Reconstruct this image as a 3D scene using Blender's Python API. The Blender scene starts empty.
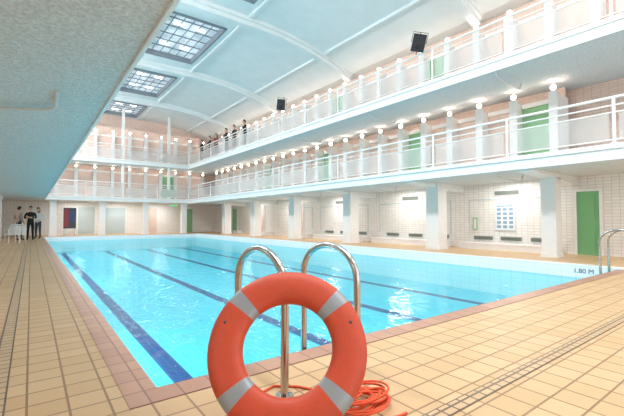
import bpy, bmesh, math, random
from mathutils import Vector, Matrix
random.seed(4)
sc = bpy.context.scene
try:
    sc.view_settings.view_transform = 'Standard'
    sc.view_settings.look = 'None'
except Exception as e:
    print(e)

def lin(c):
    return tuple(((v/255.0)/12.92 if v/255.0 <= 0.04045 else ((v/255.0+0.055)/1.055)**2.4) for v in c)

def mat(name, rgb, rough=0.6, metal=0.0, noise=0.0, nscale=8.0, bump=0.0, bscale=60.0, spec=0.5):
    m = bpy.data.materials.new(name); m.use_nodes = True
    nt = m.node_tree; b = nt.nodes['Principled BSDF']
    c = lin(rgb)
    b.inputs['Base Color'].default_value = (*c, 1)
    b.inputs['Roughness'].default_value = rough
    b.inputs['Metallic'].default_value = metal
    b.inputs['Specular IOR Level'].default_value = spec
    geo = nt.nodes.new('ShaderNodeNewGeometry')
    n = nt.nodes.new('ShaderNodeTexNoise'); n.inputs['Scale'].default_value = nscale
    n.inputs['Detail'].default_value = 5
    nt.links.new(geo.outputs['Position'], n.inputs['Vector'])
    r = nt.nodes.new('ShaderNodeMapRange')
    r.inputs['From Min'].default_value = 0.35; r.inputs['From Max'].default_value = 0.65
    r.inputs['To Min'].default_value = 1-noise; r.inputs['To Max'].default_value = 1
    nt.links.new(n.outputs['Fac'], r.inputs['Value'])
    mx = nt.nodes.new('ShaderNodeMix'); mx.data_type = 'RGBA'; mx.blend_type = 'MULTIPLY'
    mx.inputs['Factor'].default_value = 1
    mx.inputs['A'].default_value = (*c, 1)
    nt.links.new(r.outputs['Result'], mx.inputs['B'])
    nt.links.new(mx.outputs['Result'], b.inputs['Base Color'])
    if bump > 0:
        n2 = nt.nodes.new('ShaderNodeTexNoise'); n2.inputs['Scale'].default_value = bscale
        n2.inputs['Detail'].default_value = 6
        nt.links.new(geo.outputs['Position'], n2.inputs['Vector'])
        bp = nt.nodes.new('ShaderNodeBump'); bp.inputs['Strength'].default_value = bump
        bp.inputs['Distance'].default_value = 0.02
        nt.links.new(n2.outputs['Fac'], bp.inputs['Height'])
        nt.links.new(bp.outputs['Normal'], b.inputs['Normal'])
    return m

def tile(name, c1, c2, cm, w, h, mortar=0.006, rough=0.4, plane='XY', bump=0.2):
    m = bpy.data.materials.new(name); m.use_nodes = True
    nt = m.node_tree; b = nt.nodes['Principled BSDF']
    b.inputs['Roughness'].default_value = rough
    geo = nt.nodes.new('ShaderNodeNewGeometry')
    sep = nt.nodes.new('ShaderNodeSeparateXYZ'); cmb = nt.nodes.new('ShaderNodeCombineXYZ')
    nt.links.new(geo.outputs['Position'], sep.inputs[0])
    if plane == 'XY':
        nt.links.new(sep.outputs['X'], cmb.inputs['X']); nt.links.new(sep.outputs['Y'], cmb.inputs['Y'])
    else:
        add = nt.nodes.new('ShaderNodeMath'); add.operation = 'ADD'
        nt.links.new(sep.outputs['X'], add.inputs[0]); nt.links.new(sep.outputs['Y'], add.inputs[1])
        nt.links.new(add.outputs[0], cmb.inputs['X']); nt.links.new(sep.outputs['Z'], cmb.inputs['Y'])
    br = nt.nodes.new('ShaderNodeTexBrick')
    br.offset = 0.0; br.squash = 1.0
    br.inputs['Scale'].default_value = 1.0
    br.inputs['Color1'].default_value = (*lin(c1), 1)
    br.inputs['Color2'].default_value = (*lin(c2), 1)
    br.inputs['Mortar'].default_value = (*lin(cm), 1)
    br.inputs['Mortar Size'].default_value = mortar
    br.inputs['Mortar Smooth'].default_value = 0.1
    br.inputs['Brick Width'].default_value = w
    br.inputs['Row Height'].default_value = h
    nt.links.new(cmb.outputs[0], br.inputs['Vector'])
    nt.links.new(br.outputs['Color'], b.inputs['Base Color'])
    bp = nt.nodes.new('ShaderNodeBump'); bp.inputs['Strength'].default_value = bump
    bp.inputs['Distance'].default_value = 0.003; bp.invert = True
    nt.links.new(br.outputs['Fac'], bp.inputs['Height'])
    nt.links.new(bp.outputs['Normal'], b.inputs['Normal'])
    return m

def emis(name, rgb, strength):
    m = bpy.data.materials.new(name); m.use_nodes = True
    b = m.node_tree.nodes['Principled BSDF']
    b.inputs['Base Color'].default_value = (*lin(rgb), 1)
    b.inputs['Emission Color'].default_value = (*lin(rgb), 1)
    b.inputs['Emission Strength'].default_value = strength
    return m

M = {}
M['white'] = mat('white_paint', (240,238,236), 0.5, noise=0.04)
M['bluewhite'] = mat('cool_white_plaster', (206,214,216), 0.7, noise=0.08, nscale=2)
M['soffit'] = mat('rough_render_soffit', (232,237,238), 0.9, noise=0.24, nscale=34, bump=0.9, bscale=46)
M['fascia'] = mat('fascia_paint', (238,242,242), 0.5, noise=0.05)
M['ceil'] = mat('ceiling_paint', (230,236,237), 0.7, noise=0.05, nscale=1.5)
M['ceildark'] = mat('skylight_frame_dark', (134,142,150), 0.5)
M['peach'] = mat('cabin_door_cream', (234,208,194), 0.5, noise=0.06)
M['peachwall'] = tile('cream_glazed_brick', (238,218,206), (230,206,194), (214,186,172), 0.22, 0.075, 0.007, 0.35, 'V')
M['walltile'] = tile('white_wall_tile', (244,240,235), (238,232,226), (208,200,194), 0.2, 0.1, 0.006, 0.3, 'V')
M['deck'] = tile('deck_tile_sand', (215,180,138), (205,168,124), (152,116,84), 0.2, 0.2, 0.007, 0.42)
M['coping'] = tile('coping_tile_terracotta', (190,146,122), (178,132,110), (142,102,86), 0.2, 0.2, 0.006, 0.38)
M['drain'] = mat('drain_grille', (110,94,78), 0.5)
M['drainl'] = tile('drain_cover_tile', (208,176,138), (200,166,128), (120,98,78), 0.1, 0.1, 0.008, 0.4)
M['pooltile'] = tile('pool_mosaic_aqua', (118,220,234), (106,213,230), (92,198,218), 0.1, 0.1, 0.006, 0.4)
M['poolwall'] = tile('pool_wall_tile', (240,242,244), (236,240,242), (214,222,226), 0.3, 0.15, 0.005, 0.3, 'V')
M['lane'] = tile('lane_marking_navy', (20,36,110), (26,44,122), (50,86,156), 0.1, 0.1, 0.008, 0.4)
M['steel'] = mat('stainless_steel', (190,186,182), 0.2, 1.0)
M['orange'] = mat('lifebuoy_orange', (198,72,40), 0.5, noise=0.1, nscale=14, bump=0.08, bscale=90)
M['band'] = mat('reflective_tape', (150,154,158), 0.4, 0.3)
M['rope'] = mat('orange_rope', (222,84,42), 0.7)
M['green'] = mat('green_door', (118,178,124), 0.45)
M['greenl'] = mat('pale_green_door', (142,192,142), 0.45)
M['vent'] = mat('vent_grey', (160,164,156), 0.5)
M['ventd'] = mat('vent_slot_grey', (110,116,108), 0.5)
M['black'] = mat('black_plastic', (22,22,26), 0.4)
M['grill'] = mat('speaker_grille', (48,48,54), 0.8, bump=0.5, bscale=200)
M['greypipe'] = mat('conduit_pipe', (214,216,214), 0.4)
M['chair'] = mat('white_plastic', (238,238,236), 0.35)
M['poster'] = mat('notice_paper', (228,234,238), 0.6)
M['ink'] = mat('notice_print', (140,168,190), 0.6)
M['red'] = mat('red_panel', (140,48,58), 0.5)
M['blue'] = mat('blue_panel', (58,66,110), 0.5)
M['dark'] = mat('dark_opening', (66,68,76), 0.6)
M['glassdoor'] = mat('glazed_door_pale_grey', (188,200,200), 0.25)
M['navy'] = mat('navy_ink', (30,50,110), 0.5)
M['lamp'] = emis('lamp_globe_glow', (255,230,210), 27)
M['tube'] = emis('fluorescent_tube', (250,252,255), 4)
M['exit'] = emis('exit_sign_green', (60,190,110), 1.2)
g = bpy.data.materials.new('skylight_glass'); g.use_nodes = True
nt = g.node_tree; b = nt.nodes['Principled BSDF']
b.inputs['Base Color'].default_value = (*lin((180,192,200)),1)
b.inputs['Roughness'].default_value = 0.3
geo = nt.nodes.new('ShaderNodeNewGeometry'); n = nt.nodes.new('ShaderNodeTexNoise'); n.inputs['Scale'].default_value = 1.6
nt.links.new(geo.outputs['Position'], n.inputs['Vector'])
cr = nt.nodes.new('ShaderNodeValToRGB')
cr.color_ramp.elements[0].position = 0.4; cr.color_ramp.elements[0].color = (*lin((150,162,170)),1)
cr.color_ramp.elements[1].position = 0.62; cr.color_ramp.elements[1].color = (*lin((220,230,236)),1)
nt.links.new(n.outputs['Fac'], cr.inputs['Fac'])
nt.links.new(cr.outputs['Color'], b.inputs['Emission Color'])
b.inputs['Emission Strength'].default_value = 0.66
M['skyglass'] = g
g = bpy.data.materials.new('railing_infill_frosted'); g.use_nodes = True
nt = g.node_tree; b = nt.nodes['Principled BSDF']
b.inputs['Base Color'].default_value = (*lin((220,222,220)),1)
b.inputs['Roughness'].default_value = 0.5
b.inputs['Alpha'].default_value = 0.42
M['infill'] = g
g = bpy.data.materials.new('pool_water'); g.use_nodes = True
nt = g.node_tree; nt.nodes.clear()
out = nt.nodes.new('ShaderNodeOutputMaterial')
tr = nt.nodes.new('ShaderNodeBsdfTransparent'); tr.inputs['Color'].default_value = (0.62,0.96,1.0,1)
gl = nt.nodes.new('ShaderNodeBsdfGlossy'); gl.inputs['Roughness'].default_value = 0.05
gl.inputs['Color'].default_value = (0.9,1.0,1.0,1)
fr = nt.nodes.new('ShaderNodeFresnel'); fr.inputs['IOR'].default_value = 1.33
mxs = nt.nodes.new('ShaderNodeMixShader')
geo = nt.nodes.new('ShaderNodeNewGeometry')
mp = nt.nodes.new('ShaderNodeMapping'); mp.inputs['Scale'].default_value = (1.0,0.7,1.0)
n = nt.nodes.new('ShaderNodeTexNoise'); n.inputs['Scale'].default_value = 3.6; n.inputs['Detail'].default_value = 2.0
n.inputs['Distortion'].default_value = 0.5
bp = nt.nodes.new('ShaderNodeBump'); bp.inputs['Strength'].default_value = 0.5; bp.inputs['Distance'].default_value = 0.045
nt.links.new(geo.outputs['Position'], mp.inputs['Vector']); nt.links.new(mp.outputs[0], n.inputs['Vector'])
nt.links.new(n.outputs['Fac'], bp.inputs['Height'])
nt.links.new(bp.outputs['Normal'], gl.inputs['Normal']); nt.links.new(bp.outputs['Normal'], fr.inputs['Normal'])
mm = nt.nodes.new('ShaderNodeMath'); mm.operation = 'MINIMUM'; mm.inputs[1].default_value = 0.26
nt.links.new(fr.outputs[0], mm.inputs[0])
nt.links.new(mm.outputs[0], mxs.inputs[0]); nt.links.new(tr.outputs[0], mxs.inputs[1]); nt.links.new(gl.outputs[0], mxs.inputs[2])
nt.links.new(mxs.outputs[0], out.inputs['Surface'])
M['water'] = g

class MB:
    def __init__(s): s.v=[]; s.f=[]; s.m=[]; s.sm=[]; s.mats=[]
    def mi(s, k):
        if k not in s.mats: s.mats.append(k)
        return s.mats.index(k)
    def add(s, vs, fs, k, smooth=False):
        o=len(s.v); s.v += [tuple(v) for v in vs]
        i=s.mi(k)
        for f in fs:
            s.f.append([o+a for a in f]); s.m.append(i); s.sm.append(smooth)
    def box(s, x0,x1,y0,y1,z0,z1,k, T=None):
        vs=[(x,y,z) for z in (z0,z1) for y in (y0,y1) for x in (x0,x1)]
        if T: vs=[T(*v) for v in vs]
        s.add(vs,[(0,2,3,1),(4,5,7,6),(0,1,5,4),(2,6,7,3),(0,4,6,2),(1,3,7,5)],k)
    def tube(s, path, r, k, n=8, closed=False, cap=True):
        P=[Vector(p) for p in path]; N=len(P)
        rr = r if isinstance(r,(list,tuple)) else [r]*N
        t0=(P[1]-P[0]).normalized()
        up=Vector((0,0,1)) if abs(t0.z)<0.9 else Vector((1,0,0))
        u=t0.cross(up).normalized()
        vs=[]
        for i in range(N):
            if closed: t=(P[(i+1)%N]-P[i-1]).normalized()
            else: t=(P[min(i+1,N-1)]-P[max(i-1,0)]).normalized()
            u=(u-t*u.dot(t)).normalized(); w=t.cross(u)
            for j in range(n):
                a=2*math.pi*j/n
                vs.append(P[i]+(u*math.cos(a)+w*math.sin(a))*rr[i])
        fs=[]
        for i in range(N if closed else N-1):
            for j in range(n):
                a=i*n+j; b2=i*n+(j+1)%n; c=((i+1)%N)*n+(j+1)%n; d=((i+1)%N)*n+j
                fs.append((a,b2,c,d))
        s.add(vs,fs,k,True)
        if cap and not closed:
            s.add(vs[:n],[tuple(range(n))[::-1]],k); s.add(vs[-n:],[tuple(range(n))],k)
    def ell(s, c, r, k, nu=12, nv=8, keep=None, T=None):
        vs=[];fs=[]
        for i in range(nv+1):
            th=math.pi*i/nv
            for j in range(nu):
                ph=2*math.pi*j/nu
                p=(c[0]+r[0]*math.sin(th)*math.cos(ph), c[1]+r[1]*math.sin(th)*math.sin(ph), c[2]+r[2]*math.cos(th))
                vs.append(p)
        for i in range(nv):
            for j in range(nu):
                f=(i*nu+j,(i+1)*nu+j,(i+1)*nu+(j+1)%nu,i*nu+(j+1)%nu)
                if keep:
                    cc=sum((Vector(vs[a]) for a in f),Vector())/4
                    if not keep(cc-Vector(c)): continue
                fs.append(f)
        if T: vs=[T(*v) for v in vs]
        s.add(vs,fs,k,True)
    def build(s, name, loc=None, rot=None):
        me=bpy.data.meshes.new(name); me.from_pydata(s.v,[],s.f)
        for k in s.mats: me.materials.append(M[k])
        for i,p in enumerate(me.polygons):
            p.material_index=s.m[i]; p.use_smooth=s.sm[i]
        me.update()
        o=bpy.data.objects.new(name,me); sc.collection.objects.link(o)
        if loc: o.location=loc
        if rot: o.rotation_euler=rot
        return o

# ---------------- dimensions ----------------
PX0,PX1,PY0,PY1 = 0.68,10.4,2.6,29.0
WX0,WX1,WY0,WY1 = -2.9,14.0,-6.0,34.0
L1,L1B = 2.76,2.48
L2,L2B = 5.62,5.33
CABX = 12.6
FG = 31.0
COLS = (-1.0,4.65,8.6,13.4,18.2,23.0,27.8)

# ---------------- floor ----------------
f=MB()
f.box(WX0,PX0-0.2,WY0,WY1,-0.3,0,'deck')
f.box(PX1+0.2,WX1,WY0,WY1,-0.3,0,'deck')
f.box(PX0-0.2,PX1+0.2,WY0,PY0-0.2,-0.3,0,'deck')
f.box(PX0-0.2,PX1+0.2,PY1+0.2,WY1,-0.3,0,'deck')
f.build('floor')
c=MB()
c.box(PX0-0.2,PX0+0.0,PY0-0.2,PY1+0.2,-0.28,0.004,'coping')
c.box(PX1,PX1+0.35,PY0-0.2,PY1+0.2,-0.28,0.03,'poolwall')
c.box(PX0,PX1,PY0-0.2,PY0,-0.28,0.004,'coping')
c.box(PX0,PX1,PY1,PY1+0.2,-0.28,0.004,'poolwall')
c.build('trim_pool_coping')
d=MB()
def drain(x0,x1,y0,y1):
    d.box(x0,x1,y0,y1,-0.02,0.003,'drain')
    if x1-x0>y1-y0: d.box(x0,x1,y0+0.01,y1-0.01,-0.02,0.005,'drainl')
    else: d.box(x0+0.01,x1-0.01,y0,y1,-0.02,0.005,'drainl')
drain(-0.2,WX1-1.6,1.24,1.34)
drain(-0.2,-0.1,1.34,33)
d.build('trim_drain_channel')

# ---------------- pool ----------------
p=MB(); ZB=-0.95
p.box(PX0-0.15,PX1+0.15,PY0-0.15,PY1+0.15,ZB-0.1,ZB,'pooltile')
p.box(PX0-0.15,PX0,PY0,PY1,ZB,-0.285,'poolwall')
p.box(PX1,PX1+0.15,PY0,PY1,ZB,-0.285,'poolwall')
p.box(PX0-0.15,PX1+0.15,PY0-0.15,PY0,ZB,-0.285,'poolwall')
p.box(PX0-0.15,PX1+0.15,PY1,PY1+0.15,ZB,-0.285,'poolwall')
for x in (1.6,3.95,6.4,8.85):
    p.box(x-0.12,x+0.12,PY0+0.6,PY1-1.2,ZB,ZB+0.004,'lane')
    p.box(x-0.45,x+0.45,PY1-1.45,PY1-1.2,ZB,ZB+0.005,'lane')
p.build('swimming_pool')
w=MB()
w.add([(PX0,PY0,-0.26),(PX1,PY0,-0.26),(PX1,PY1,-0.26),(PX0,PY1,-0.26)],[(0,1,2,3)],'water')
w.build('pool_water')

# ---------------- walls ----------------
m=MB()
m.box(WX1,WX1+0.2,WY0,WY1,0,L1B,'walltile')
m.box(WX1,WX1+0.2,WY0,WY1,L1B,9.7,'peachwall')
m.build('wall_right')
m=MB()
m.box(WX0-0.2,WX0,WY0,WY1,0,9.7,'walltile'); m.build('wall_left')
m=MB()
m.box(WX0-0.2,WX1+0.2,WY1,WY1+0.2,0,L1B,'walltile')
m.box(WX0-0.2,WX1+0.2,WY1,WY1+0.2,L1B,9.7,'peachwall')
m.build('wall_far')

# ---------------- ceiling ----------------
CX=(PX0+PX1)/2; HW=7.4
def cz(x):
    a=abs(x-CX)/HW
    return 9.6-1.05*max(0,(a-0.2)/0.8)**2.2
xs=[CX-HW+ i*(HW-1.2)/12 for i in range(13)]
xs=xs+[2*CX-x for x in reversed(xs)]
SX0,SX1=CX-1.2,CX+1.2
SK=[(1.6,5.9),(8.5,12.8),(15.4,19.9),(22.5,26.8),(29.6,33.2)]
ce=MB()
def strip(x0,x1,y0,y1):
    ce.box(0,1,y0,y1,0,1,'ceil',T=lambda a,y,z:((x0,x1)[int(a)],y,cz((x0,x1)[int(a)])+z*0.15))
for i in range(len(xs)-1):
    x0,x1=xs[i],xs[i+1]
    if abs(x0-SX0)<0.01:
        y=WY0
        for a,b2 in SK:
            strip(x0,x1,y,a); y=b2
        strip(x0,x1,y,WY1)
    else: strip(x0,x1,WY0,WY1)
ze=cz(CX+HW)
ce.box(WX0,CX-HW,WY0,WY1,ze,ze+.15,'ceil'); ce.box(CX+HW,WX1,WY0,WY1,ze,ze+.15,'ceil')
RY=(0.3,7.2,14.1,21.2,28.2)
for y in RY:
    for i in range(len(xs)-1):
        x0,x1=xs[i],xs[i+1]
        for (hw,dp) in ((0.24,0.16),(0.15,0.34)):
            ce.box(0,1,y-hw,y+hw,0,1,'ceil',T=lambda a,yy,z:((x0,x1)[int(a)],yy,cz((x0,x1)[int(a)])-dp+z*(dp+.02)))
for x in (SX0-0.4,SX1+0.4,CX+5.6,CX-5.6):
    ce.box(x-0.07,x+0.07,WY0,WY1,cz(x)-0.1,cz(x)+0.03,'ceil')
ce.build('ceiling')
for i,(a,b2) in enumerate(SK):
    s=MB()
    z0=9.52
    for (x0,x1,y0,y1) in ((SX0-0.06,SX0+0.03,a-0.06,b2+0.06),(SX1-0.03,SX1+0.06,a-0.06,b2+0.06),(SX0,SX1,a-0.06,a+0.03),(SX0,SX1,b2-0.03,b2+0.06)):
        s.box(x0,x1,y0,y1,z0,9.85,'ceildark')
    s.box(SX0,SX1,a,b2,9.78,9.82,'skyglass')
    for k in range(1,6):
        x=SX0+k*(SX1-SX0)/6; s.box(x-0.012,x+0.012,a,b2,9.74,9.79,'ceildark')
    for k in range(1,6):
        y=a+k*(b2-a)/6; s.box(SX0,SX1,y-0.02,y+0.02,9.74,9.79,'ceildark')
    for (fx,fy) in ((0.3,0.25),(0.7,0.25),(0.3,0.75),(0.7,0.75)):
        x=SX0+fx*(SX1-SX0); y=a+fy*(b2-a)
        s.box(x-0.22,x+0.22,y-0.035,y+0.035,9.70,9.735,'tube')
    s.build('window_%d'%(i+1))

# ---------------- galleries ----------------
for (zb,zt) in ((L1B,L1),(L2B,L2)):
    for e,(x0,x1,y0,y1) in (('R',(PX1,WX1-.005,WY0,FG)),('L',(WX0+.005,PX0,WY0,FG)),('F',(WX0+.005,WX1-.005,FG,WY1-.005))):
        s=MB()
        s.box(x0,x1,y0,y1,zb,zb+0.05,'soffit')
        s.box(x0,x1,y0,y1,zb+0.05,zt,'fascia')
        if e=='R': s.box(x0-0.05,x0+0.1,y0,y1,zt-0.06,zt+0.05,'white'); s.box(x0-0.03,x0,y0,y1,zb-0.03,zb+0.05,'fascia')
        if e=='L': s.box(x1-0.1,x1+0.05,y0,y1,zt-0.06,zt+0.05,'white'); s.box(x1,x1+0.03,y0,y1,zb-0.03,zb+0.05,'fascia')
        if e=='F': s.box(PX0,PX1,y0-0.05,y0+0.1,zt-0.06,zt+0.05,'white')
        if e=='R' and zb<3:
            for y in COLS:
                vs=[(x0+0.35,y-0.2,zb),(x0+0.35,y+0.2,zb),(x1,y+0.2,zb),(x1,y-0.2,zb),
                    (x0+0.35,y-0.2,zb-0.04),(x0+0.35,y+0.2,zb-0.04),(x1,y+0.2,zb-0.28),(x1,y-0.2,zb-0.28)]
                s.add(vs,[(4,5,6,7),(0,4,7,3),(1,2,6,5),(0,1,5,4)],'fascia')
        s.build('gallery_balcony')

def railing(p0,p1,z,name='balcony_railing'):
    p0=Vector((*p0,z)); p1=Vector((*p1,z)); L=(p1-p0).length; dr=(p1-p0).normalized()
    n=max(1,round(L/2.35)); s=MB()
    for i in range(n+1):
        q=p0+dr*(L*i/n)
        s.tube([q,q+Vector((0,0,1.02)),q+Vector((0,0,1.06))],0.035,'white',8)
        s.box(-0.06,0.06,-0.06,0.06,0,0.03,'white',T=lambda x,y,zz:(q.x+x,q.y+y,z+zz))
    for h,r in ((1.06,0.035),(0.88,0.018),(0.72,0.018),(0.1,0.018)):
        s.tube([p0+Vector((0,0,h)),p1+Vector((0,0,h))],r,'white',8)
    for i in range(n):
        a=p0+dr*(L*i/n+0.09); b2=p0+dr*(L*(i+1)/n-0.09)
        vs=[a+Vector((0,0,.12)),b2+Vector((0,0,.12)),b2+Vector((0,0,.70)),a+Vector((0,0,.70))]
        s.add(vs,[(0,1,2,3)],'infill')
    s.build(name)
for z in (L1+0.05,L2+0.05):
    railing((PX1+0.06,-4.5),(PX1+0.06,FG+0.06),z)
    railing((PX0-0.06,-4.5),(PX0-0.06,FG+0.06),z)
    railing((PX0-0.06,FG+0.06),(PX1+0.06,FG+0.06),z)

def cabins(axis,front,s0,s1,z,ztop,green=(),pitch=1.15):
    if axis=='Y': T=lambda s_,d_,zz:(front+d_,s_,zz)
    else: T=lambda s_,d_,zz:(s_,front+d_,zz)
    m=MB(); lm=MB()
    n=int(round((s1-s0)/pitch)); pt=(s1-s0)/n
    H=2.12
    m.box(s0,s1,0.9,1.0,z,ztop,'peachwall',T=T)
    for i in range(n+1):
        s_=s0+i*pt
        m.box(s_-0.07,s_+0.07,0.0,0.95,z,z+H+0.08,'white',T=T)
        m.box(s_-0.12,s_+0.12,-0.05,0.03,z,z+H+0.12,'white',T=T)
        lm.ell(T(s_,-0.0,z+H+0.24),(0.078,)*3,'lamp',10,8)
        lm.box(s_-0.03,s_+0.03,-0.03,0.03,z+H+0.12,z+H+0.18,'white',T=T)
    for i in range(n):
        a=s0+i*pt+0.12; b2=s0+(i+1)*pt-0.12; mid=(a+b2)/2
        k='peach'; dpt=0.45
        for gy in green:
            if abs(mid-gy)<pt/2: k='greenl'
        m.box(a-.04,b2+.04,dpt,dpt+0.04,z+0.12,z+H-0.1,k,T=T)
        m.box(a-.04,b2+.04,dpt-.04,dpt+0.06,z+H-0.1,z+H+0.04,'white',T=T)
        m.box(a+0.1,b2-0.1,dpt-.02,dpt+.005,z+0.25,z+1.0,k,T=T)
        m.box(a+0.1,b2-0.1,dpt-.02,dpt+.005,z+1.1,z+H-0.25,k,T=T)
        m.box(b2-0.08,b2-0.04,dpt-.06,dpt,z+1.0,z+1.04,'steel',T=T)
    m.build('changing_cabins'); lm.build('globe_lamp_row')
cabins('Y',CABX,4.6,30.4,L1,L2B,green=(5.2,10.3,16.0,22.0))
cabins('Y',CABX,0.0,30.4,L2,ze-.01,green=(9.0,14.4))
cabins('X',32.5,-1.0,12.2,L1,L2B,green=(9.3,))
cabins('X',32.5,-1.0,12.2,L2,ze-.01)

def column(x,y,z0=0,z1=L1B-.002,k='white',w=0.3):
    m=MB()
    m.box(x-w,x+w,y-w,y+w,z0+0.12,z1,k)
    m.box(x-w-0.03,x+w+0.03,y-w-0.03,y+w+0.03,z0,z0+0.12,k)
    m.box(x-w-0.03,x+w+0.03,y-w-0.03,y+w+0.03,z1-0.14,z1,k)
    m.build('column')
for y in COLS:
    column(12.4,y,w=0.2 if y==4.65 else 0.27); column(-1.6,y,w=.25)
for x in (1.2,4.2,7.2,10.2):
    column(x,31.5,w=0.2)
for x in (5.5,8.9):
    for (a,b2) in ((L1,L2B-.002),(L2,8.9)):
        m=MB(); m.box(x-0.09,x+0.09,31.25,31.43,a,b2 if b2<8 else cz(x),'white')
        m.box(x-0.13,x+0.13,31.2,31.48,a,a+0.1,'white'); m.build('gallery_post')

def door(name,x,y0,y1,h,k,z=0):
    m=MB()
    m.box(x-0.06,x-.001,y0-0.08,y0,z,z+h+0.08,'white'); m.box(x-0.06,x-.001,y1,y1+0.08,z,z+h+0.08,'white')
    m.box(x-0.06,x-.001,y0,y1,z+h,z+h+0.08,'white')
    m.box(x-0.03,x-.001,y0,y1,z,z+h,k)
    m.box(x-0.045,x-0.03,y0+0.12,y1-0.12,z+0.15,z+0.95,k); m.box(x-0.045,x-0.03,y0+0.12,y1-0.12,z+1.1,z+h-0.15,k)
    m.tube([(x-0.07,y1-0.08,z+1.0),(x-0.09,y1-0.08,z+1.0),(x-0.09,y1-0.2,z+1.0)],0.01,'steel')
    m.build(name)
door('door_1',WX1,3.9,4.5,2.0,'green')
door('door_2',WX1,19.6,20.5,2.05,'peach')
door('door_3',WX1,24.6,25.5,2.05,'peach')
door('door_4',WX1,29.2,30.1,2.05,'greenl')
cols=(4.65,8.6,13.4,18.2,23.0,27.8)
ld=MB()
for i in range(len(cols)):
    a=cols[i]+0.35; b2=(cols[i+1]-.3) if i<3 else cols[i]+1.2
    ld.box(WX1-0.5,WX1-.002,a,b2,0,0.20,'white')
    ld.box(WX1-0.53,WX1-.002,a-0.02,b2+0.02,0.20,0.24,'white')
ld.build('trim_wall_plinth')
for i in range(4):
    a=cols[i]; L=cols[i+1]-a
    if i<3:
        v=MB()
        for k in range(3):
            y0=a+0.5+k*(L-.8)/3
            v.box(WX1-0.03,WX1-.002,y0,y0+0.75,0.34,0.48,'vent')
            for j in range(3): v.box(WX1-0.045,WX1-0.03,y0+0.02,y0+0.73,0.36+j*0.04,0.375+j*0.04,'ventd')
        v.build('wall_vent')
        v=MB()
        y0=a+L*0.5-.4
        v.box(WX1-0.04,WX1-.002,y0,y0+0.95,2.0,2.2,'white')
        v.box(WX1-0.05,WX1-0.035,y0+0.04,y0+0.91,2.02,2.18,'vent')
        for j in range(4): v.box(WX1-0.065,WX1-0.05,y0+0.04,y0+0.91,2.035+j*0.036,2.052+j*0.036,'ventd')
        v.build('wall_vent')
    v=MB()
    for (ya,yb,za,zb) in ((a+0.4,a+L-.4,1.86,1.89),(a+0.4,a+0.43,0.5,1.89),(a+L-.43,a+L-.4,0.5,1.89)):
        v.box(WX1-0.02,WX1-.002,ya,yb,za,zb,'bluewhite')
    v.build('trim_%d'%(i+1))
po=MB()
po.box(WX1-0.04,WX1-0.015,6.4,7.15,0.72,1.68,'poster')
for r in range(5):
    for q in range(3):
        po.box(WX1-0.045,WX1-0.04,6.48+q*0.22,6.62+q*0.22,0.80+r*0.16,0.90+r*0.16,'ink')
po.box(WX1-0.045,WX1-0.04,6.48,7.07,1.59,1.64,'ink')
po.build('notice_board')
ps=MB(); ps.box(WX1-0.05,WX1-0.002,7.85,8.0,0.7,1.2,'greenl'); ps.box(WX1-0.06,WX1-0.05,7.88,7.97,0.75,1.15,'white'); ps.build('safety_sign')

def fdoor(name,x0,x1,h,k,y=WY1,z=0):
    m=MB()
    m.box(x0-0.08,x0,y-0.06,y-.001,z,z+h+0.08,'white'); m.box(x1,x1+0.08,y-0.06,y-.001,z,z+h+0.08,'white'); m.box(x0,x1,y-0.06,y-.001,z+h,z+h+0.08,'white')
    m.box(x0,x1,y-0.03,y-.001,z,z+h,k)
    m.box(x0+0.1,x1-0.1,y-0.045,y-0.03,z+0.2,z+0.9,k); m.box(x0+0.1,x1-0.1,y-0.045,y-0.03,z+1.05,z+h-0.15,k)
    m.build(name)
fdoor('door_5',7.6,8.7,2.1,'peach'); fdoor('door_6',10.9,11.8,2.1,'greenl'); fdoor('door_7',4.6,6.2,2.1,'glassdoor'); fdoor('door_8',2.9,4.0,2.1,'glassdoor')
bn=MB(); bn.box(1.8,2.55,31.25,31.3,0.5,1.95,'dark'); bn.box(1.85,2.1,31.23,31.25,0.6,1.85,'red'); bn.box(2.15,2.48,31.23,31.25,1.0,1.7,'blue')
bn.box(1.83,1.89,31.2,31.35,0,0.5,'steel'); bn.box(2.46,2.52,31.2,31.35,0,0.5,'steel'); bn.build('display_banner')
ex=MB(); ex.box(9.0,9.5,31.02,31.06,2.2,2.34,'white'); ex.box(9.03,9.47,31.0,31.02,2.22,2.32,'exit'); ex.tube([(9.25,31.05,2.34),(9.25,31.05,2.47)],0.01,'steel'); ex.build('exit_sign')

cu=bpy.data.curves.new('depth_marking','FONT'); cu.body='1.80 M'; cu.size=0.15; cu.extrude=0.001
o=bpy.data.objects.new('depth_marking',cu); sc.collection.objects.link(o)
o.location=(PX1-0.004,3.45,-0.15); o.rotation_euler=(math.radians(90),0,math.radians(-90)); cu.materials.append(M['navy'])

# ---------------- ladders ----------------
def ladder(x0,x1,y0):
    m=MB()
    for x in (x0,x1):
        yt=y0+0.66; zt=0.90
        path=[(x,y0,0.0),(x,y0,zt-0.3)]
        ym=(y0+yt)/2; R=(yt-y0)/2
        for i in range(0,17):
            a=math.pi-math.pi*i/16
            path.append((x,ym+R*math.cos(a),zt-0.24+0.24*math.sin(a)))
        path.append((x,yt,0.3)); path.append((x,yt,-0.8))
        m.tube(path,0.026,'steel',12)
        m.tube([(x,y0,0.0),(x,y0,0.02)],0.055,'steel',14)
    for z in (-0.15,-0.42,-0.7):
        m.box(x0,x1,y0+0.62,y0+0.71,z-0.015,z+0.015,'steel')
    m.build('pool_ladder')
ladder(1.28,1.90,1.99)
ladder(9.5,10.05,2.0)

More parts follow.
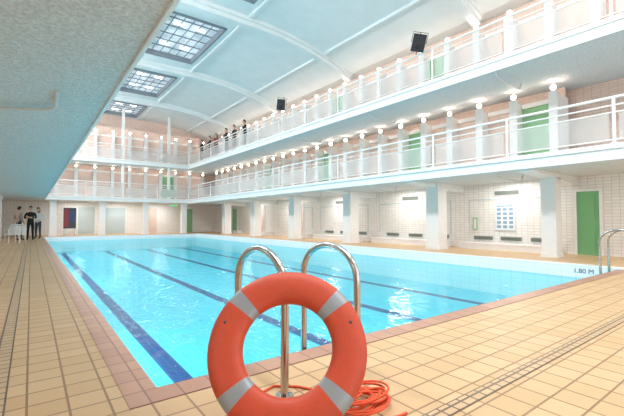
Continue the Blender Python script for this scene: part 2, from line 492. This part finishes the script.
# ---------------- lifebuoy ----------------
lb=MB(); MA,RI,RT=0.337,0.095,0.055
NU,NV=120,20
vs=[]
for i in range(NU):
    a=2*math.pi*i/NU
    for j in range(NV):
        bb=2*math.pi*j/NV
        cx=math.copysign(abs(math.cos(bb))**0.8,math.cos(bb)); sx=math.copysign(abs(math.sin(bb))**0.8,math.sin(bb))
        r=MA+RI*cx
        vs.append((r*math.cos(a),RT*sx,r*math.sin(a)))
ff={'orange':[], 'band':[]}
for i in range(NU):
    ad=(i+0.5)*360/NU
    k='orange'
    for ba in (42,138,222,318):
        if abs(ad-ba)<5.2: k='band'
    for j in range(NV):
        ff[k].append((i*NV+j,i*NV+(j+1)%NV,((i+1)%NU)*NV+(j+1)%NV,((i+1)%NU)*NV+j))
lb.add(vs,ff['orange'],'orange',True)
i0=lb.mi('band')
for fc in ff['band']:
    lb.f.append(list(fc)); lb.m.append(i0); lb.sm.append(True)
for a in (math.radians(160),math.radians(20)):
    lb.ell(((MA+0.03)*math.cos(a),-0.053,(MA+0.03)*math.sin(a)),(0.009,0.005,0.009),'dark',8,6)
o=lb.build('lifebuoy')
yaw=math.radians(-36.9); tilt=math.radians(-29)
Rm=Matrix.Rotation(yaw,4,'Z')@Matrix.Rotation(tilt,4,'X')
dpt,lt=2.06,-0.133
loc=Vector((0.6*dpt+0.8*lt,0.8*dpt-0.6*lt,0.404))
o.matrix_world=Matrix.Translation(loc)@Rm

rp=MB(); pts=[]
cx0,cy0=1.60,1.65
N=420
ph=[random.uniform(0,6.28) for _ in range(6)]
for i in range(N):
    t=i/N; a=t*2*math.pi*10
    r=0.115+0.045*math.sin(a*0.37+ph[0])+0.022*math.sin(a*1.9+ph[1])
    pts.append((cx0+r*1.25*math.cos(a)+0.035*math.sin(a*0.21+ph[2]), cy0+r*0.85*math.sin(a)+0.03*math.sin(a*0.27+ph[3]), 0.012+0.018*(0.5+0.5*math.sin(a*0.5+ph[4]))+0.03*t))
lead=[(1.2,2.12,0.008),(1.3,2.15,0.008),(1.42,2.05,0.008),(1.5,1.9,0.01),(1.56,1.8,0.012)]
rp.tube(lead+[tuple(x) for x in pts],0.0075,'rope',6)
tail=[]
for i in range(40):
    t=i/39; tail.append((1.60+0.16*math.sin(t*7)*(1-t*.3)+.05*t,1.53-.06*t+0.07*math.sin(t*5),0.009))
rp.tube(tail,0.0075,'rope',6)
rp.build('rope')

# ---------------- loudspeakers ----------------
def speaker(y,z):
    m=MB()
    w,h,dd=0.21,0.27,0.18
    vs=[(-dd,-w,-h),(-dd,w,-h),(-dd,w,h),(-dd,-w,h),(dd,-w*0.6,-h*0.9),(dd,w*0.6,-h*0.9),(dd,w*0.6,h*0.9),(dd,-w*0.6,h*0.9)]
    m.add(vs,[(0,3,2,1),(4,5,6,7),(0,1,5,4),(2,3,7,6),(0,4,7,3),(1,2,6,5)],'black')
    m.box(-dd-0.012,-dd,-w+0.02,w-0.02,-h+0.02,h-0.02,'grill')
    m.ell((-dd-0.012,0,-0.08),(0.015,0.11,0.11),'black',16,8); m.ell((-dd-0.012,0,0.15),(0.012,0.05,0.05),'black',12,6)
    m.tube([(0.0,-w-0.03,0),(0.0,-w-0.03,h+0.05),(0.0,w+0.03,h+0.05),(0.0,w+0.03,0)],0.012,'black')
    m.tube([(0,0,h+0.05),(0.28,0,h+0.05),(0.3,0,-0.36)],0.015,'black')
    o=m.build('loudspeaker'); o.location=(PX1-0.25,y,z); o.rotation_euler=(math.radians(14),math.radians(-24),math.radians(38))
speaker(7.65,6.95); speaker(16.1,7.0)

def pipe(pts,name='conduit_pipe',r=0.03):
    m=MB(); m.tube(pts,r,'greypipe',10); m.build(name)
def arc(p0,p1,p2,n=8):
    P0,P1,P2=map(Vector,(p0,p1,p2))
    return [tuple(P0*(1-t)**2+P1*2*t*(1-t)+P2*t*t) for t in [i/n for i in range(n+1)]]
pipe([(-2.5,5.7,2.42),(-0.3,5.7,2.42)]+arc((0.05,5.5,2.42),(0.2,5.4,2.42),(0.2,5.2,2.42))+[(0.2,4.9,2.43),(0.2,4.8,2.475)],r=0.022)
for zz in (L1B,L2B):
    for y in (5.2,10.2,15.2,19.8,25.2):
        pipe([(PX1+.15,y+.1,zz-.002)]+arc((PX1+0.15,y+.1,zz-0.05),(PX1+0.15,y+.1,zz-0.2),(PX1+0.6,y+.1,zz-0.2))+[(PX1+1.6,y+0.1,zz-0.2),(PX1+1.7,y+.1,zz-.002)],r=.022)

def chair(x,y,rz):
    m=MB()
    for sx in (-1,1):
        m.tube([(sx*0.24,0.22,0),(sx*0.21,0.2,0.43)],[0.018,0.024],'chair')
        m.tube([(sx*0.24,-0.24,0),(sx*0.21,-0.2,0.43),(sx*0.22,-0.27,0.85)],[0.018,0.024,0.018],'chair')
        m.tube([(sx*0.25,0.2,0.43),(sx*0.27,0.18,0.62),(sx*0.27,0.1,0.66),(sx*0.26,-0.24,0.66)],0.018,'chair')
    m.box(-0.23,0.23,-0.22,0.23,0.415,0.445,'chair')
    for i in range(5):
        xx=-0.16+i*0.08
        m.box(xx-0.025,xx+0.025,-0.005,0.005,0,0.36,'chair',T=lambda a,b2,c2:(a,-0.21+b2-c2*0.16,0.46+c2))
    m.tube([(-0.22,-0.27,0.84),(-0.1,-0.28,0.88),(0.1,-0.28,0.88),(0.22,-0.27,0.84)],0.02,'chair')
    o=m.build('plastic_chair'); o.location=(x,y,0); o.rotation_euler=(0,0,rz)
chair(-0.5,22.2,2.6); chair(-0.72,23.7,0.4)

# ---------------- people ----------------
def seg_d(p,a,b2):
    ab=b2-a; t=max(0,min(1,(p-a).dot(ab)/ab.length_squared)); return (p-(a+ab*t)).length
def person(loc,rz,shirt,pants,skin,hair,arms=None,lean=0.0,name='person',step=0.0,scale=1.0,longhair=False):
    for k,c2 in (('s',shirt),('p',pants),('k',skin),('h',hair)):
        key='cloth_%s_%d_%d_%d'%(k,*c2)
        if key not in M: M[key]=mat(key,c2,0.8,noise=0.1,nscale=20)
    S='cloth_s_%d_%d_%d'%shirt; Pn='cloth_p_%d_%d_%d'%pants; K='cloth_k_%d_%d_%d'%skin; Hh='cloth_h_%d_%d_%d'%hair
    ly=lean
    J={'pel':((0,0,.93),(.145,.10)),'sp':((0,ly*.35,1.1),(.12,.095)),'ch':((0,ly*.8,1.3),(.155,.105)),'nk':((0,ly,1.45),(.06,.06)),'nt':((0,ly+.02,1.56),(.05,.05))}
    E=[('pel','sp',S),('sp','ch',S),('ch','nk',S),('nk','nt',K)]
    arms=arms or {-1:((-.23,0,1.13),(-.22,.1,.90)),1:((.23,0,1.13),(.22,.1,.90))}
    for sx,n in ((-1,'l'),(1,'r')):
        J['sh'+n]=((sx*.165,ly,1.39),(.06,.06)); e,wr=arms[sx]
        J['el'+n]=((e[0],e[1]+ly,e[2]),(.043,.043)); J['wr'+n]=((wr[0],wr[1]+ly,wr[2]),(.028,.028))
        J['hp'+n]=((sx*.085,0,.86),(.085,.085)); J['kn'+n]=((sx*.10,.02+sx*step*.5,.48),(.058,.058)); J['an'+n]=((sx*.11,sx*step,.09),(.04,.04)); J['to'+n]=((sx*.13,.15+sx*step,.04),(.036,.03))
        E+=[('ch','sh'+n,S),('sh'+n,'el'+n,S),('el'+n,'wr'+n,S),('pel','hp'+n,Pn),('hp'+n,'kn'+n,Pn),('kn'+n,'an'+n,Pn),('an'+n,'to'+n,Hh)]
    ks=list(J); me=bpy.data.meshes.new('tmp')
    me.from_pydata([J[k][0] for k in ks],[(ks.index(a),ks.index(b2)) for a,b2,_ in E],[])
    ob=bpy.data.objects.new('tmp',me); sc.collection.objects.link(ob)
    ob.modifiers.new('s','SKIN'); sd=ob.modifiers.new('ss','SUBSURF'); sd.levels=1; sd.render_levels=1
    for i,k in enumerate(ks):
        v=me.skin_vertices[0].data[i]; v.radius=J[k][1]; v.use_root=(k=='pel')
    bpy.context.view_layer.update(); dg=bpy.context.evaluated_depsgraph_get()
    em=bpy.data.meshes.new_from_object(ob.evaluated_get(dg)); bpy.data.objects.remove(ob)
    m=MB(); vs=[v.co.copy() for v in em.vertices]
    groups={}
    segs=[(Vector(J[a][0]),Vector(J[b2][0]),k) for a,b2,k in E]
    for pl in em.polygons:
        k=min(segs,key=lambda s_:seg_d(pl.center,s_[0],s_[1]))[2]
        groups.setdefault(k,[]).append(tuple(pl.vertices))
    m.v=[tuple(v) for v in vs]
    for k,fs in groups.items():
        ii=m.mi(k)
        for fc in fs: m.f.append(list(fc)); m.m.append(ii); m.sm.append(True)
    hc=(0,ly+.035,1.635)
    m.ell(hc,(.073,.092,.115),K,16,12)
    hk=(lambda q:(q.z>0.045) or (q.y<-0.005 and q.z>(-0.20 if longhair else -0.06)))
    m.ell((hc[0],hc[1]-.008,hc[2]+.008),(.083,.10,.122),Hh,16,12,keep=hk)
    if longhair: m.ell((hc[0],hc[1]-.07,hc[2]-.09),(.075,.04,.13),Hh,12,8)
    m.ell((0,hc[1]+.095,hc[2]-.012),(.012,.02,.022),K,8,6)
    for sx in (-1,1):
        m.ell((sx*.03,hc[1]+.083,hc[2]+.008),(.011,.007,.007),'dark',8,6)
        m.ell((sx*.075,hc[1]-.005,hc[2]-.005),(.01,.02,.028),K,8,6)
        e,wr=arms[sx]; W=Vector((wr[0],wr[1]+ly,wr[2])); d0=(W-Vector((e[0],e[1]+ly,e[2]))).normalized()
        side=d0.cross(Vector((sx,0,0)));  side=side.normalized() if side.length>0.1 else Vector((0,1,0))
        nn=d0.cross(side).normalized()
        m.tube([W-d0*.01,W+d0*.04,W+d0*.085],[.024,.036,.03],K,8)
        for q,(o2,l) in enumerate(((-.026,.062),(-.009,.075),(.009,.07),(.026,.055))):
            a=W+d0*.08+side*o2
            m.tube([a,a+d0*l*.5+nn*.006,a+d0*l*.9+nn*.022],[.0095,.009,.006],K,6)
        a=W+d0*.03+side*-.03
        m.tube([a,a-side*.022+d0*.03,a-side*.025+d0*.055],[.012,.01,.007],K,6)
    m.ell((0,hc[1]+.086,hc[2]-.052),(.022,.006,.006),'red',8,6)
    o=m.build(name); o.location=loc; o.rotation_euler=(0,0,rz); o.scale=(scale,)*3
SK1=(222,178,150)
hip={-1:((-.33,-.06,1.15),(-.16,.12,1.05)),1:((.23,0,1.13),(.24,.1,.9))}
fold={-1:((-.25,.05,1.14),(.02,.22,1.18)),1:((.25,.05,1.14),(-.02,.25,1.15))}
rail={-1:((-.26,.12,1.17),(-.2,.26,1.13)),1:((.26,.12,1.17),(.2,.26,1.13))}
person((-0.52,25.4,0),math.radians(-60),(170,150,146),(60,62,76),SK1,(60,44,36),arms=hip,step=.06,scale=1.04)
person((-0.02,25.4,0),math.radians(170),(30,30,36),(28,28,34),SK1,(40,32,28),arms=fold,scale=1.06)
person((0.34,27.0,0),math.radians(150),(226,226,226),(60,64,80),SK1,(90,66,46),arms=hip,longhair=True,scale=1.05)
cl=[((28,28,34),(36,36,44)),((48,50,62),(30,30,38)),((24,24,30),(40,40,50)),((150,60,56),(30,30,40)),((34,36,44),(50,56,80)),((30,30,34),(30,30,40))]
for i,y in enumerate((21.6,23.2,24.4,26.3,27.4,29.2)):
    person((10.86,y,L2),math.radians(90+(-12,10,0,15,-8,5)[i]),cl[i][0],cl[i][1],SK1,(50,38,32),arms=rail if i%2==0 else fold,lean=0.04 if i%2==0 else 0,longhair=(i==3),scale=1.08)

# ---------------- lights ----------------
def area(name,loc,rot,sx,sy,e,col=(1,1,1)):
    l=bpy.data.lights.new(name,'AREA'); l.shape='RECTANGLE'; l.size=sx; l.size_y=sy; l.energy=e; l.color=col
    o=bpy.data.objects.new(name,l); sc.collection.objects.link(o); o.location=loc; o.rotation_euler=rot
for y,e in ((3,350),(11,420),(19,470),(27,480)):
    area('overhead_fill',(0.9,y,8.6),(0,math.radians(-28),0),1.0,5,e,(0.98,0.98,1.0))  # added fill for the hall, kept out of view behind the left gallery
for y in (-1,5,11,17,23,29):
    area('ceiling_fill',(-0.2,y,7.2),(0,math.radians(180+28),0),0.3,2.0,75,(0.97,0.99,1.0))  # added light aimed upward to brighten the ceiling, unseen from the camera
for y in (-2,2.5):
    area('overhead_fill',(6,y,9.1),(0,0,0),4,1.2,210,(0.98,1,1))  # added fill above the camera, outside the frame
for y in (6,14,22):
    area('pool_fill',(PX0+0.02,y,-0.6),(0,math.radians(-90),0),0.3,2.5,34,(0.8,0.98,1.0))  # added light to brighten the pool floor, hidden by the deck edge
for y in (1.4,6.4,11,15.8,20.6,25.4):
    area('soffit_luminaire',(12.0 if y<2 else 13.1,y,2.45),(0,0,0),0.5,1.0,44,(1,0.98,0.96))
    area('soffit_luminaire',(-2.0,y,2.45),(0,0,0),0.4,1.0,24,(1,0.98,0.95))
for x in (2.7,5.7,8.7):
    area('soffit_luminaire',(x,32.8,2.45),(0,0,0),1.0,0.5,40,(0.97,0.99,1))
wd=bpy.data.worlds.new('world'); sc.world=wd; wd.use_nodes=True
wd.node_tree.nodes['Background'].inputs[0].default_value=(0.94,0.97,1.0,1)
wd.node_tree.nodes['Background'].inputs[1].default_value=2.0

cd=bpy.data.cameras.new('cam'); cd.sensor_width=36; cd.lens=21.6; cd.clip_end=200
co=bpy.data.objects.new('camera',cd); sc.collection.objects.link(co)
co.location=(0,0,1.1)
dv=Vector((0.6,0.8,math.tan(math.radians(1.83))))
co.rotation_euler=dv.to_track_quat('-Z','Y').to_euler()
sc.camera=co
